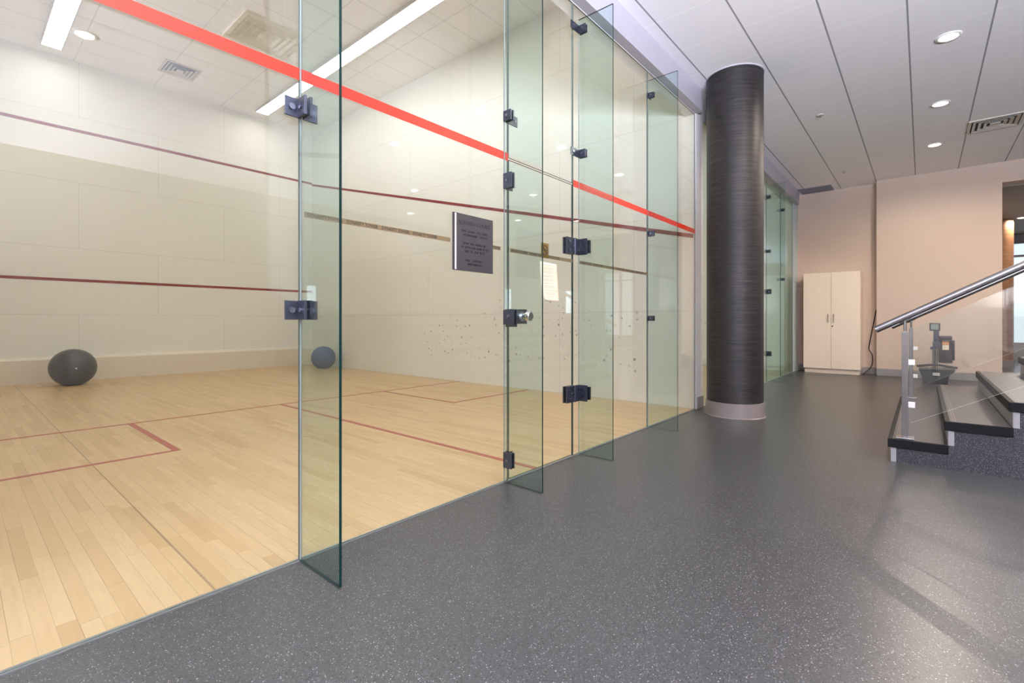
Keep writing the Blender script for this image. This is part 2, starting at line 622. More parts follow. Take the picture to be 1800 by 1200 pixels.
# grey beam along the head of the glass, hall side
b = bmesh.new(); bx(b, -4.6, 6.42, -0.09, 0.0, 3.675, H)
struct('trim_1', b, M_BEAM, 'grey painted beam over the glass wall', 'beam')
b = bmesh.new(); bx(b, 6.72, 12.55, -0.09, 0.0, 3.675, H)
struct('trim_2', b, M_BEAM, 'grey painted beam over the second glass wall', 'beam')
# pier between the courts and return at the far end
b = bmesh.new(); bx(b, 6.405, 6.645, -0.012, 0.02, 0, H)
struct('wall_middle', b, M_LAV, 'pale grey pier between the two courts behind the column', 'wall')
b = bmesh.new(); bx(b, 12.30, XR, -0.012, 0.02, 0, H)
struct('wall_end', b, M_LAV, 'narrow pale strip of wall at the far end of the glass', 'wall')
b = bmesh.new(); rbx(b, 6.43, 6.645, -0.024, -0.012, 0, 0.145, 0.003)
struct('baseboard_middle', b, M_BASEB, 'grey baseboard on the pier behind the column', 'baseboard')
b = bmesh.new(); bx(b, -4.6, 0.0, 0.0, 0.12, 0, 3.67)
struct('wall_near', b, M_LAV, 'pale grey hall wall before the glass', 'wall')
# sill channel under the glass
b = bmesh.new(); bx(b, 0, 6.4, -0.011, 0.018, -0.02, 0.003)
bx(b, 6.65, 12.3, -0.018, 0.018, -0.02, 0.006)
struct('trim_3', b, M_ALU, 'aluminium channel between rubber floor and maple floor', 'threshold')

# hall ceiling, far wall with the opening, annex beyond
b = bmesh.new(); bx(b, -4.6, XR + 0.1, -9.1, 0.0, H, H + 0.1)
struct('ceiling', b, M_CEIL, 'white tiled ceiling of the hall with grey joints', 'ceiling')
b = bmesh.new()
bx(b, XR, XR + 0.1, -1.45, -0.012, 0, H)
bx(b, XW, XR + 0.1, -3.237, -1.44, 0, H)
bx(b, XW, XR + 0.1, -9.1, -3.237, 3.58, H)
struct('wall_far', b, M_BEIGE, 'warm beige end wall of the hall with an opening on the right', 'wall')
b = bmesh.new()
rbx(b, XR - 0.012, XR, -1.44, -0.02, 0, 0.14, 0.003)
rbx(b, XW - 0.012, XW, -3.237, -1.44, 0, 0.14, 0.003)
struct('baseboard_far', b, M_BASEB, 'grey baseboard along the beige end wall', 'baseboard')
b = bmesh.new(); bx(b, XR + 0.1, 20.2, -9.1, -3.0, 3.56, 3.7)
struct('ceiling', b, M_TAUPE, 'lower taupe ceiling beyond the opening', 'ceiling')
b = bmesh.new(); bx(b, XR + 0.1, 20.2, -3.0, -2.9, 0, 3.7)
struct('wall_annex', b, M_BEIGE, 'beige wall beyond the opening', 'wall')
# glazed end of the annex
b = bmesh.new()
bx(b, 20.0, 20.1, -9.1, -3.0, 3.3, 3.7)
bx(b, 20.0, 20.1, -9.1, -3.0, 0.0, 0.5)
for yy in (-3.05, -4.9, -6.5, -8.2, -9.05):
    bx(b, 20.0, 20.08, yy - 0.05, yy + 0.05, 0.5, 3.3)
bx(b, 20.0, 20.08, -9.1, -3.0, 2.92, 2.98)
win = struct('window_2', b, M_BASEB, 'bright window wall seen through the far opening', 'window')
b = bmesh.new(); bx(b, 20.03, 20.045, -9.0, -3.1, 0.5, 3.3)
obj('pane', b, M_GLASS, win)

# near end wall with window_1, and the long wall opposite the glass
b = bmesh.new()
bx(b, -4.6, -4.45, -9.1, 0, 0, 0.6); bx(b, -4.6, -4.45, -9.1, 0, 3.3, H)
bx(b, -4.6, -4.45, -3.95, 0, 0.6, 3.3); bx(b, -4.6, -4.45, -9.1, -8.85, 0.6, 3.3)
struct('wall_west', b, M_TAUPE, 'taupe wall at the near end of the hall', 'wall')
b = bmesh.new()
for yy in (-4.0, -5.1, -6.3, -7.55, -8.82):
    bx(b, -4.55, -4.48, yy - 0.03, yy + 0.03, 0.6, 3.3)
bx(b, -4.55, -4.48, -8.85, -3.95, 0.6, 0.66); bx(b, -4.55, -4.48, -8.85, -3.95, 3.24, 3.3)
w1 = struct('window_1', b, M_ALU, 'tall windows at the near end of the hall', 'window')
b = bmesh.new(); bx(b, -4.53, -4.52, -8.8, -4.0, 0.66, 3.24); obj('pane', b, M_GLASS, w1)
b = bmesh.new(); bx(b, -3.35, -3.25, -9.0, -3.4, 0, 1.43)  # unseen wall, added only to block the uplight at low angles
struct('wall_uplight_block', b, M_BASEB, 'unseen low wall added to keep the uplight off the stairs', 'wall')
b = bmesh.new(); bx(b, -4.6, 20.1, -9.2, -9.05, 0, H)
struct('wall_south', b, M_TAUPE, 'taupe long wall opposite the courts', 'wall')


# ------------------------------------------------------------------ glass wall of the first court
ZG = 3.66


def pane(name, mats, x0, x1, y0, y1, z0, z1, parent=None):
    b = bmesh.new()
    bx(b, x0, x1, y0, y1, z0, z1)
    b.normal_update()
    thin = 'y' if (y1 - y0) < (x1 - x0) else 'x'
    for f in b.faces:
        n = f.normal
        f.material_index = 0 if abs(getattr(n, thin)) > 0.9 else 1
    return obj(name, b, mats, parent)


def bolt(bm, x, y0, y1, z, r=0.011):
    tube(bm, (x, y0, z), (x, y1, z), r, 14)


BAND_TXT = 'DYNASTY TOWER   '


def lettered_band(x0, x1, parent):
    """gold foil strip 24 mm high with the building's name over and over"""
    b = bmesh.new(); bx(b, x0, x1, -0.0072, -0.006, 1.561, 1.587)
    s = obj('lettered_strip', b, M_GOLD, parent)
    step = 0.2
    word = 'DYNASTY TOWER'
    if x1 - x0 < step:
        word, step = 'TOWER', x1 - x0
    for i in range(int((x1 - x0) / step + 1e-6)):
        M = Matrix.Translation((x0 + step * (i + 0.5), -0.0076, 1.574)) @ Matrix.Rotation(PI / 2, 4, 'X')
        tb = text_bm(word, 0.0225, M, 0.0003, width=1.0, bold=0.0006)
        xs = [v.co.x for v in tb.verts]
        k = (0.176 if word != 'TOWER' else 0.072) / (max(xs) - min(xs))
        cx = x0 + step * (i + 0.5)
        for v in tb.verts: v.co.x = cx + (v.co.x - cx) * k
        obj('lettering', tb, M_INK, s)


def glass_panel(x0, x1, z0, z1, label, stripe=True, band=None, court=1):
    root = thing('glass_screen', label, 'glass screen', ((x0 + x1) / 2, 0, z0), group='panels of the glass wall')
    pane('pane', [M_GLASS, M_EDGEL], x0, x1, -0.006, 0.006, z0, z1, root)
    if stripe:
        b = bmesh.new(); bx(b, x0, x1, -0.0072, -0.006, 2.178, 2.232)
        obj('red_stripe', b, M_RED, root)
    for a, c in (band or []):
        lettered_band(a, c, root)
    return root


glass_panel(0.004, 1.412, 0.004, ZG, 'large clear glass panel with red stripe, leftmost, left of the first glass fin')
glass_panel(1.420, 2.852, 0.004, ZG, 'clear glass panel with red stripe carrying the dark square sign', band=[(1.435, 2.325), (2.69, 2.775)])
glass_panel(2.860, 3.648, 2.205, ZG, 'clear glass panel over the glass door', stripe=False)
glass_panel(3.656, 5.036, 0.004, ZG, 'clear glass panel with red stripe right of the glass door', band=[(3.745, 5.045)])
glass_panel(5.044, 6.396, 0.004, ZG, 'clear glass panel with red stripe at the right end by the column')

# door
door = thing('glass_door', 'frameless glass door with lock, brass emblem and taped paper', 'glass door', (3.25, 0, 0.01))
pane('pane', [M_GLASS, M_EDGE], 2.862, 3.646, -0.006, 0.006, 0.012, 2.190, door)
lettered_band(2.875, 3.640, door)
for zc in (1.693, 0.505):
    b = bmesh.new()
    rbx(b, 3.545, 3.648, -0.022, -0.0065, zc - 0.066, zc + 0.066, 0.003)
    rbx(b, 3.545, 3.648, 0.0065, 0.022, zc - 0.066, zc + 0.066, 0.003)
    rbx(b, 3.652, 3.722, -0.026, -0.0065, zc - 0.066, zc + 0.066, 0.003)
    tube(b, (3.650, -0.026, zc - 0.066), (3.650, -0.026, zc + 0.066), 0.010, 16)
    hg = obj('hinge', b, M_FIT, door)
    for xx, zz in ((3.575, zc - 0.035), (3.575, zc + 0.035), (3.625, zc), (3.70, zc - 0.03), (3.70, zc + 0.03)):
        b = bmesh.new(); bolt(b, xx, -0.030, -0.021, zz, 0.010)
        obj('bolt', b, M_BOLT, hg)
# lock: plate, body, knob
b = bmesh.new()
rbx(b, 2.862, 3.030, -0.030, -0.0065, 1.070, 1.172, 0.003)
rbx(b, 2.862, 3.030, 0.0065, 0.026, 1.070, 1.172, 0.003)
lk = obj('lock', b, M_FIT, door)
b = bmesh.new()
tube(b, (2.965, -0.030, 1.122), (2.965, -0.040, 1.122), 0.034, 28)
tube(b, (2.965, -0.040, 1.122), (2.965, -0.075, 1.122), 0.020, 24)
tube(b, (2.965, -0.075, 1.122), (2.965, -0.082, 1.122), 0.024, 28, 0.032)
tube(b, (2.965, -0.082, 1.122), (2.965, -0.112, 1.122), 0.032, 28)
tube(b, (2.965, -0.112, 1.122), (2.965, -0.117, 1.122), 0.032, 28, 0.026)
kn = obj('knob', b, M_CHROME, lk, smooth=True)
kn['label'] = 'chrome round door knob'

# wall-side strike plate beside the door, on fin two, is part of that fin


class BoltSet:
    def __init__(self): self.l = []

    def t(self, *a):
        q = bmesh.new(); tube(q, *a); self.l.append(q)

    def b(self, x, y0, y1, z, r=0.011):
        self.t((x, y0, z), (x, y1, z), r, 14)

    def build(self, parent):
        for q in self.l: obj('bolt', q, M_BOLT, parent)


def fin(x, label, clamps, y1=-0.330, group='glass fins of the first court', joint=True):
    """perpendicular stiffening fin with its patch fittings. clamps: (z, kind)"""
    root = thing('glass_fin', label, 'glass fin', (x, -0.17, 0.004), group=group)
    pane('pane', [M_FIN, M_EDGE], x - 0.006, x + 0.006, y1, -0.0075, 0.004, 3.56, root)
    if joint:
        b = bmesh.new(); bx(b, x - 0.0035, x + 0.0035, -0.0095, -0.0074, 0.006, 3.555)
        obj('silicone_joint', b, M_SIL, root)
    for z, kind in clamps:
        b = bmesh.new(); bo = BoltSet()
        if kind == 'both':      # plate on both sides of the fin with a central post
            h = 0.043
            rbx(b, x - 0.075, x - 0.007, -0.020, -0.0126, z - h, z + h, 0.002)
            rbx(b, x + 0.007, x + 0.075, -0.020, -0.0126, z - h, z + h, 0.002)
            rbx(b, x - 0.019, x - 0.0065, -0.085, -0.0126, z - h, z + h, 0.002)
            rbx(b, x + 0.0065, x + 0.019, -0.085, -0.0126, z - h, z + h, 0.002)
            bo.b(x - 0.045, -0.028, -0.019, z, 0.014); bo.b(x + 0.045, -0.028, -0.019, z, 0.014)
            bo.t((x - 0.026, -0.052, z), (x + 0.026, -0.052, z), 0.012, 14)
        elif kind == 'right':   # L bracket: leg on the fin, plate to the right
            h = 0.035
            rbx(b, x + 0.0065, x + 0.125, -0.020, -0.0126, z - h, z + h, 0.002)
            rbx(b, x - 0.018, x - 0.0065, -0.080, -0.0126, z - h, z + h, 0.002)
            rbx(b, x + 0.0065, x + 0.018, -0.080, -0.0126, z - h, z + h, 0.002)
            bo.t((x - 0.024, -0.046, z), (x + 0.024, -0.046, z), 0.010, 14); bo.b(x + 0.098, -0.026, -0.019, z, 0.010)
        elif kind == 'tall':    # taller stop plate for the door
            h = 0.052
            rbx(b, x + 0.0065, x + 0.072, -0.022, -0.0126, z - h, z + h * 0.8, 0.002)
            rbx(b, x - 0.018, x - 0.0065, -0.085, -0.0126, z - h, z + h, 0.002)
            rbx(b, x + 0.0065, x + 0.018, -0.085, -0.0126, z - h, z + h, 0.002)
            bo.t((x - 0.024, -0.046, z), (x + 0.024, -0.046, z), 0.010, 14)
        elif kind == 'left':    # plate reaching left past the door joint, leg on the fin
            h = 0.032
            rbx(b, x - 0.13, x - 0.0065, -0.020, -0.0126, z - h, z + h, 0.002)
            rbx(b, x - 0.018, x - 0.0065, -0.080, -0.0126, z - h, z + h, 0.002)
            rbx(b, x + 0.0065, x + 0.018, -0.080, -0.0126, z - h, z + h, 0.002)
            bo.t((x - 0.024, -0.050, z), (x + 0.024, -0.050, z), 0.010, 14); bo.b(x - 0.10, -0.026, -0.019, z, 0.010)
        elif kind == 'hinge':   # hinge carrier on the fin
            h = 0.066
            rbx(b, x - 0.018, x - 0.0065, -0.095, -0.0275, z - h, z + h, 0.002)
            rbx(b, x + 0.0065, x + 0.022, -0.110, -0.0126, z - h * 0.8, z + h * 0.8, 0.002)
            bo.t((x - 0.024, -0.060, z - 0.03), (x + 0.030, -0.060, z - 0.03), 0.012, 14)
            bo.t((x - 0.024, -0.060, z + 0.03), (x + 0.030, -0.060, z + 0.03), 0.012, 14)
        elif kind == 'strike':
            rbx(b, x - 0.018, x - 0.0065, -0.105, -0.0126, z - 0.055, z + 0.045, 0.002)
            rbx(b, x + 0.0065, x + 0.020, -0.105, -0.0126, z - 0.070, z + 0.045, 0.002)
            bo.t((x - 0.024, -0.058, z), (x - 0.016, -0.058, z), 0.012, 14)
        else:                    # small
            h = 0.026
            rbx(b, x - 0.035, x - 0.0065, -0.020, -0.0126, z - h, z + h, 0.002)
            rbx(b, x + 0.0065, x + 0.050, -0.020, -0.0126, z - h, z + h, 0.002)
            rbx(b, x - 0.016, x - 0.0065, -0.075, -0.0126, z - h, z + h, 0.002)
            rbx(b, x + 0.0065, x + 0.016, -0.075, -0.0126, z - h, z + h, 0.002)
            bo.t((x - 0.022, -0.046, z), (x + 0.022, -0.046, z), 0.009, 14)
        c = obj('clamp', b, M_FIT, root)
        bo.build(c)
    return root


fin(1.416, 'nearest tall green glass fin, left of the dark square sign', [(2.042, 'both'), (1.136, 'both')], -0.352)
fin(2.812, 'tall glass fin on the lock side of the glass door', [(3.50, 'right'), (2.462, 'right'), (2.028, 'tall'), (1.120, 'strike'), (0.159, 'tall')])
fin(3.735, 'tall glass fin on the hinge side of the glass door', [(3.470, 'left'), (2.455, 'left'), (1.693, 'hinge'), (0.505, 'hinge')], -0.322)
fin(5.040, 'farthest glass fin of the first court, nearest the dark column', [(3.40, 'small'), (1.985, 'small'), (1.120, 'small')], -0.318)

# second court glass
for xa, xb, lab in ((6.654, 9.98, 'glass panel of the second court, mostly behind the column'), (9.99, 11.13, 'middle glass panel of the second court'),
                    (11.14, 12.29, 'last glass panel of the second court beside the cream cabinet')):
    p = thing('glass_screen', lab, 'glass screen', ((xa + xb) / 2, 0, 0.004), group='panels of the glass wall')
    pane('pane', [M_FIN, M_EDGEL], xa, xb, -0.006, 0.006, 0.004, ZG, p)
fin(9.985, 'glass fin of the second court just right of the column', [(3.34, 'small'), (2.36, 'small'), (1.63, 'both'), (0.51, 'both')], -0.30, 'glass fins of the second court')
fin(11.135, 'glass fin of the second court near the cabinet', [(3.31, 'small'), (1.93, 'small')], -0.30, 'glass fins of the second court')

# sign, emblem, paper
sg = thing('sign', 'dark bronze square sign with raised lettering fixed to the glass', 'sign', (2.508, -0.012, 1.57))
b = bmesh.new(); rbx(b, 2.336, 2.680, -0.026, -0.012, 1.396, 1.742, 0.0015); obj('plate', b, M_PLATE, sg)
b = bmesh.new(); rbx(b, 2.344, 2.356, -0.0275, -0.026, 1.400, 1.738, 0.0005); obj('white_edging', b, M_WHITE, sg)
b = bmesh.new(); bx(b, 2.345, 2.675, -0.012, -0.0062, 1.405, 1.735); obj('mounting_pad', b, M_BASEB, sg)
b = bmesh.new()
M0 = Matrix.Rotation(PI / 2, 4, 'X')
merge(b, text_bm('SQUASH COURT', 0.036, Matrix.Translation((2.515, -0.0265, 1.690)) @ M0, 0.0006, width=1.02))
obj('lettering', b, M_PLATET, sg)
rr = random.Random(9)
for z, wd in ((1.640, 0.22), (1.616, 0.22), (1.565, 0.20), (1.541, 0.23), (1.517, 0.17), (1.462, 0.16), (1.438, 0.12)):
    x = 2.515 - wd / 2
    b = bmesh.new()
    while x < 2.515 + wd / 2:
        w = rr.uniform(0.005, 0.010)
        if rr.random() > 0.16:
            bx(b, x, x + w * 0.35, -0.0271, -0.026, z - 0.0065, z + 0.0065)
            bx(b, x, x + w * 0.8, -0.0271, -0.026, z + (0.004 if rr.random() > .5 else -0.0065), z + (0.0065 if rr.random() > .5 else -0.002))
        x += w + 0.003
    obj('small_print', b, M_PLATET, sg)

em = thing('emblem', 'small brass rectangle with a crossed circle on the glass door', 'emblem', (3.268, -0.007, 1.62))
b = bmesh.new(); rbx(b, 3.222, 3.314, -0.010, -0.0065, 1.563, 1.672, 0.001); obj('plate', b, M_BRASS, em)
b = bmesh.new()
for a in range(40):
    t0, t1 = 2 * PI * a / 40, 2 * PI * (a + 1) / 40
    for r0, r1 in ((0.031, 0.038),):
        q = [(3.268 + r * math.cos(t), 1.620 + r * math.sin(t)) for r, t in ((r0, t0), (r1, t0), (r1, t1), (r0, t1))]
        vs = [b.verts.new((p[0], -0.0106, p[1])) for p in q]
        b.faces.new(vs[::-1])
t = bmesh.new(); bx(t, -0.033, 0.033, -0.0107, -0.0101, -0.0035, 0.0035)
merge(b, t, Matrix.Translation((3.268, 0, 1.620)) @ Matrix.Rotation(PI / 4, 4, 'Y'))
t = bmesh.new(); bx(t, -0.020, 0.014, -0.0107, -0.0101, -0.004, 0.004); bx(t, 0.016, 0.020, -0.0107, -0.0101, -0.004, 0.004)
merge(b, t, Matrix.Translation((3.268, 0, 1.620)))
for v in b.verts:
    pass
obj('crossed_circle', b, M_INK, em)

pp = thing('paper_notice', 'cream sheet of paper taped to the glass door under the brass emblem', 'paper', (3.33, -0.008, 1.38))
b = bmesh.new()
rows = 14
ring = []
for i in range(rows + 1):
    t = i / rows
    z = 1.532 - 0.292 * t
    xl, xr = 3.205 + 0.060 * t ** 2.2, 3.420 + 0.020 * t
    ring.append([(xl + (xr - xl) * s / 8, -0.010 - 0.012 * t * math.sin(PI * s / 8) - 0.010 * (s / 8) ** 3 * t, z - 0.006 * (s / 8)) for s in range(9)])
vv = [[b.verts.new(p) for p in r] for r in ring]
for i in range(rows):
    for s in range(8):
        b.faces.new((vv[i][s], vv[i + 1][s], vv[i + 1][s + 1], vv[i][s + 1]))
sh = obj('sheet', b, M_PAPER, pp, smooth=True)
sm = sh.modifiers.new('thickness', 'SOLIDIFY'); sm.thickness = 0.0006
b = bmesh.new()
for k, zz in enumerate([1.508, 1.488, 1.478, 1.462, 1.452, 1.430, 1.420, 1.402, 1.392, 1.372, 1.350, 1.340, 1.318, 1.300, 1.290, 1.272]):
    t = (1.532 - zz) / 0.292
    xl, xr = 3.205 + 0.060 * t ** 2.2 + 0.028, 3.420 + 0.020 * t - 0.03 - 0.05 * rr.random()
    n = 8
    for s in range(n):
        xa, xb = xl + (xr - xl) * s / n, xl + (xr - xl) * (s + 1) / n
        def yof(x):
            q = (x - (3.205 + 0.060 * t ** 2.2)) / (0.215 - 0.060 * t ** 2.2 + 0.02 * t)
            return -0.0112 - 0.012 * t * math.sin(PI * q) - 0.010 * q ** 3 * t
        vs = [b.verts.new(p) for p in ((xa, yof(xa), zz), (xb, yof(xb), zz), (xb, yof(xb), zz + 0.0022), (xa, yof(xa), zz + 0.0022))]
        b.faces.new(vs)
obj('printed_lines', b, M_PRINT, pp)

# ------------------------------------------------------------------ balls
def ball(name, label, x, y, r, squash, mat):
    root = thing(name, label, 'exercise ball', (x, y, 0), group='exercise balls')
    b = bmesh.new()
    bmesh.ops.create_uvsphere(b, u_segments=64, v_segments=40, radius=r)
    for v in b.verts:
        z = v.co.z
        if z < -r * 0.93:
            v.co.z = -r * 0.93 - (abs(z) - r * 0.93) * 0.1
        # shallow moulded rings
        a = math.atan2(v.co.x, v.co.z)
        v.co *= 1 + 0.0012 * math.cos(a * 24)
        v.co.z *= squash
    zmin = min(v.co.z for v in b.verts)
    bmesh.ops.translate(b, verts=b.verts[:], vec=(0, 0, -zmin))
    obj('shell', b, mat, root, smooth=True, local=True)
    b = bmesh.new()
    tube(b, (0, -r * 0.985, r * 0.95), (0, -r * 1.003, r * 0.95), 0.010, 16)
    obj('valve_plug', b, M_WHITE if mat is M_BLACKBALL else M_BLACK, root, local=True)
    return root


ball('exercise_ball', 'large charcoal exercise ball at the foot of the front wall', 1.75, 8.98, 0.318, 1.0, M_BLACKBALL)
ball('exercise_ball', 'blue exercise ball in the far corner of the squash court', 6.02, 8.46, 0.268, 1.0, M_BLUEBALL)

# ------------------------------------------------------------------ column
cx, cy = 6.353, -0.479
co = thing('column', 'round dark striated column with pale skirt in the hall', 'column', (cx, cy, 0))
b = bmesh.new(); lathe(b, [(0.304, 0.165), (0.304, H - 0.012)], cx, cy, 96); obj('shaft', b, M_COLUMN, co, smooth=True)
b = bmesh.new(); lathe(b, [(0.326, 0.0), (0.326, 0.006), (0.318, 0.012), (0.316, 0.165), (0.304, 0.168)], cx, cy, 96); obj('skirt', b, M_SKIRT, co, smooth=True)
b = bmesh.new(); lathe(b, [(0.306, H - 0.012), (0.313, H - 0.008), (0.313, H), (0.30, H)], cx, cy, 96); obj('ceiling_ring', b, M_BEAM, co, smooth=True)

c2 = thing('column', 'brown wood-clad column beyond the far opening', 'column', (17.1, -3.56, 0))
b = bmesh.new(); lathe(b, [(0.27, 0.0), (0.27, 3.56)], 17.1, -3.56, 64); obj('shaft', b, M_WOOD, c2, smooth=True)
b = bmesh.new(); lathe(b, [(0.285, 0.0), (0.285, 0.15), (0.271, 0.155)], 17.1, -3.56, 64); obj('skirt', b, M_SKIRT, c2, smooth=True)


# ------------------------------------------------------------------ court strip lights
def strip_unit(x0, y0, label):
    root = thing('ceiling_light', label, 'ceiling light', (x0 + 0.125, y0 + 0.625, HC), group='strip light units over the court')
    b = bmesh.new()
    bx(b, x0 - 0.015, x0, y0, y0 + 1.25, HC - 0.055, HC)
    bx(b, x0 + 0.25, x0 + 0.265, y0, y0 + 1.25, HC - 0.055, HC)
    bx(b, x0, x0 + 0.25, y0, y0 + 0.008, HC - 0.055, HC)
    bx(b, x0, x0 + 0.25, y0 + 1.242, y0 + 1.25, HC - 0.055, HC)
    bx(b, x0, x0 + 0.25, y0 + 0.008, y0 + 1.242, HC - 0.012, HC)
    obj('frame', b, M_VENT, root)
    b = bmesh.new(); bx(b, x0, x0 + 0.25, y0 + 0.008, y0 + 1.242, HC - 0.050, HC - 0.04)
    obj('diffuser', b, M_DIFF, root)
    return root


proto = None
nth = ['nearest the front wall', 'second from the front wall', 'third from the front wall', 'fourth from the front wall', 'fifth from the front wall', 'sixth from the front wall', 'nearest the glass wall']
for row, xx in (('right', 4.875), ('left', 1.385)):
    for i in range(7):
        y0 = 9.33 - 1.25 * (i + 1)
        lab = 'white strip light unit of the %s row, %s' % (row, nth[i])
        if proto is None:
            proto = strip_unit(xx, y0, lab)
        else:
            dup(proto, (xx + 0.125, y0 + 0.625, HC), lab)
for row, xx in (('near', 7.9), ('far', 11.3)):
    for i in range(7):
        y0 = 9.33 - 1.25 * (i + 1)
        dup(proto, (xx + 0.125, y0 + 0.625, HC), 'strip light unit in the second court, %s row, %s' % (row, nth[i]))


# ------------------------------------------------------------------ downlights
def downlight(x, y, z, label, power):
    root = thing('downlight', label, 'downlight', (x, y, z), group='round downlights of the hall ceiling')
    b = bmesh.new(); lathe(b, [(0.074, z - 0.001), (0.104, z - 0.001), (0.104, z - 0.005), (0.096, z - 0.010), (0.078, z - 0.010), (0.074, z - 0.001)], x, y, 40)
    obj('trim_ring', b, M_WHITE, root, smooth=True)
    b = bmesh.new(); lathe(b, [(0.0, z - 0.006), (0.075, z - 0.006), (0.075, z - 0.001), (0.0, z - 0.001)], x, y, 40)
    obj('lens', b, M_LAMP, root)
    d = bpy.data.lights.new('bulb', 'SPOT')
    d.energy = power
    d.color = (1.0, 0.83, 0.69)
    d.spot_size = math.radians(172)
    d.spot_blend = 0.55
    d.shadow_soft_size = 0.006
    o = bpy.data.objects.new('bulb', d)
    COL.objects.link(o)
    o.parent = root
    o.location = (0, 0, -0.013)
    return root


dl = None
spots = [(5.0, -2.38, 'downlight over the staircase foot'), (6.90, -2.35, 'downlight in view nearest the top right corner'), (8.83, -2.33, 'middle downlight of the visible row'),
         (10.73, -2.30, 'farthest downlight of the visible row, nearest the end wall'),
         (1.25, -4.2, 'downlight reflected beside the left strip light'), (5.02, -4.3, 'downlight over the stair flight'), (6.94, -6.25, 'downlight over the landing'),
         (8.9, -4.5, 'downlight right of the visible row'), (10.76, -6.5, 'downlight over the far part of the landing'), (8.25, -8.1, 'downlight by the long wall'), (11.9, -5.3, 'downlight near the far opening'),
         ]
for x, y, lab in spots:
    if dl is None: dl = downlight(x, y, H, lab, K_DOWN)
    else: dup(dl, (x, y, H), lab)
dup(dl, (16.9, -3.95, 3.56), 'farther lit downlight in the taupe ceiling beyond the opening')
dup(dl, (15.1, -3.95, 3.56), 'nearer lit downlight in the taupe ceiling beyond the opening')
dup(dl, (16.5, -5.6, 3.56), 'downlight deep in the taupe ceiling')


# ------------------------------------------------------------------ vents, sprinklers
def vent(x, y, z, label, s=0.58):
    root = thing('ceiling_vent', label, 'ceiling vent', (x, y, z), group='square ceiling vents')
    b = bmesh.new(); bx(b, x - s / 2 + 0.02, x + s / 2 - 0.02, y - s / 2 + 0.02, y + s / 2 - 0.02, z - 0.004, z - 0.001)
    obj('backing', b, M_DARK, root)
    b = bmesh.new()
    h = s / 2
    for (a0, a1, b0, b1) in ((-h, h, -h, -h + 0.035), (-h, h, h - 0.035, h), (-h, -h + 0.035, -h + 0.035, h - 0.035), (h - 0.035, h, -h + 0.035, h - 0.035)):
        bx(b, x + a0, x + a1, y + b0, y + b1, z - 0.016, z - 0.001)
    obj('frame', b, M_VENT, root)
    for k, q in enumerate((0.205, 0.145, 0.085)):
        b = bmesh.new()
        w, zt, zb = 0.034, z - 0.004, z - 0.024
        # sloped blade ring
        o_ = [(x + sx * (q + w), y + sy * (q + w), zb) for sx, sy in ((-1, -1), (1, -1), (1, 1), (-1, 1))]
        i_ = [(x + sx * q, y + sy * q, zt) for sx, sy in ((-1, -1), (1, -1), (1, 1), (-1, 1))]
        O = [b.verts.new(p) for p in o_]; I = [b.verts.new(p) for p in i_]
        O2 = [b.verts.new((p[0], p[1], p[2] + 0.003)) for p in o_]; I2 = [b.verts.new((p[0], p[1], p[2] + 0.003)) for p in i_]
        for j in range(4):
            m = (j + 1) % 4
            b.faces.new((O[j], O[m], I[m], I[j])); b.faces.new((O2[m], O2[j], I2[j], I2[m]))
            b.faces.new((O[m], O[j], O2[j], O2[m])); b.faces.new((I[j], I[m], I2[m], I2[j]))
        obj('louvre', b, M_VENT, root)
    b = bmesh.new(); bx(b, x - 0.055, x + 0.055, y - 0.055, y + 0.055, z - 0.022, z - 0.014)
    obj('centre_plate', b, M_VENT, root)
    return root


v0 = vent(10.15, -2.945, H, 'square louvred vent in the hall ceiling near the end wall')
dup(v0, (2.43, -2.86, H), 'square louvred vent in the hall ceiling above the photographer')
dup(v0, (3.23, 8.65, HC), 'square louvred vent in the court ceiling near the front wall')
g = thing('ceiling_grille', 'flat blue-grey return grille in the last ceiling tile by the end wall', 'grille', (12.62, -0.40, H))
b = bmesh.new(); bx(b, 12.30, 12.83, -0.70, -0.10, H - 0.008, H - 0.002); obj('panel', b, M_BLUEG, g)
b = bmesh.new()
for i in range(12):
    bx(b, 12.31, 12.82, -0.69 + 0.05 * i, -0.678 + 0.05 * i, H - 0.011, H - 0.008)
obj('slats', b, M_BLUEG, g)
for sx, sy, lab in ((8.21, -1.076, 'small sprinkler head in the ceiling, nearer one'), (11.43, -1.02, 'small sprinkler head in the ceiling, nearer the end wall')):
    r = thing('sprinkler_head', lab, 'sprinkler', (sx, sy, H), group='sprinkler heads')
    b = bmesh.new(); lathe(b, [(0.0, H - 0.012), (0.040, H - 0.012), (0.046, H - 0.004), (0.046, H - 0.001)], sx, sy, 24); obj('escutcheon', b, M_VENT, r)
    b = bmesh.new(); lathe(b, [(0.0, H - 0.034), (0.016, H - 0.034), (0.016, H - 0.030), (0.005, H - 0.028), (0.005, H - 0.012)], sx, sy, 16); obj('deflector', b, M_STEEL, r)

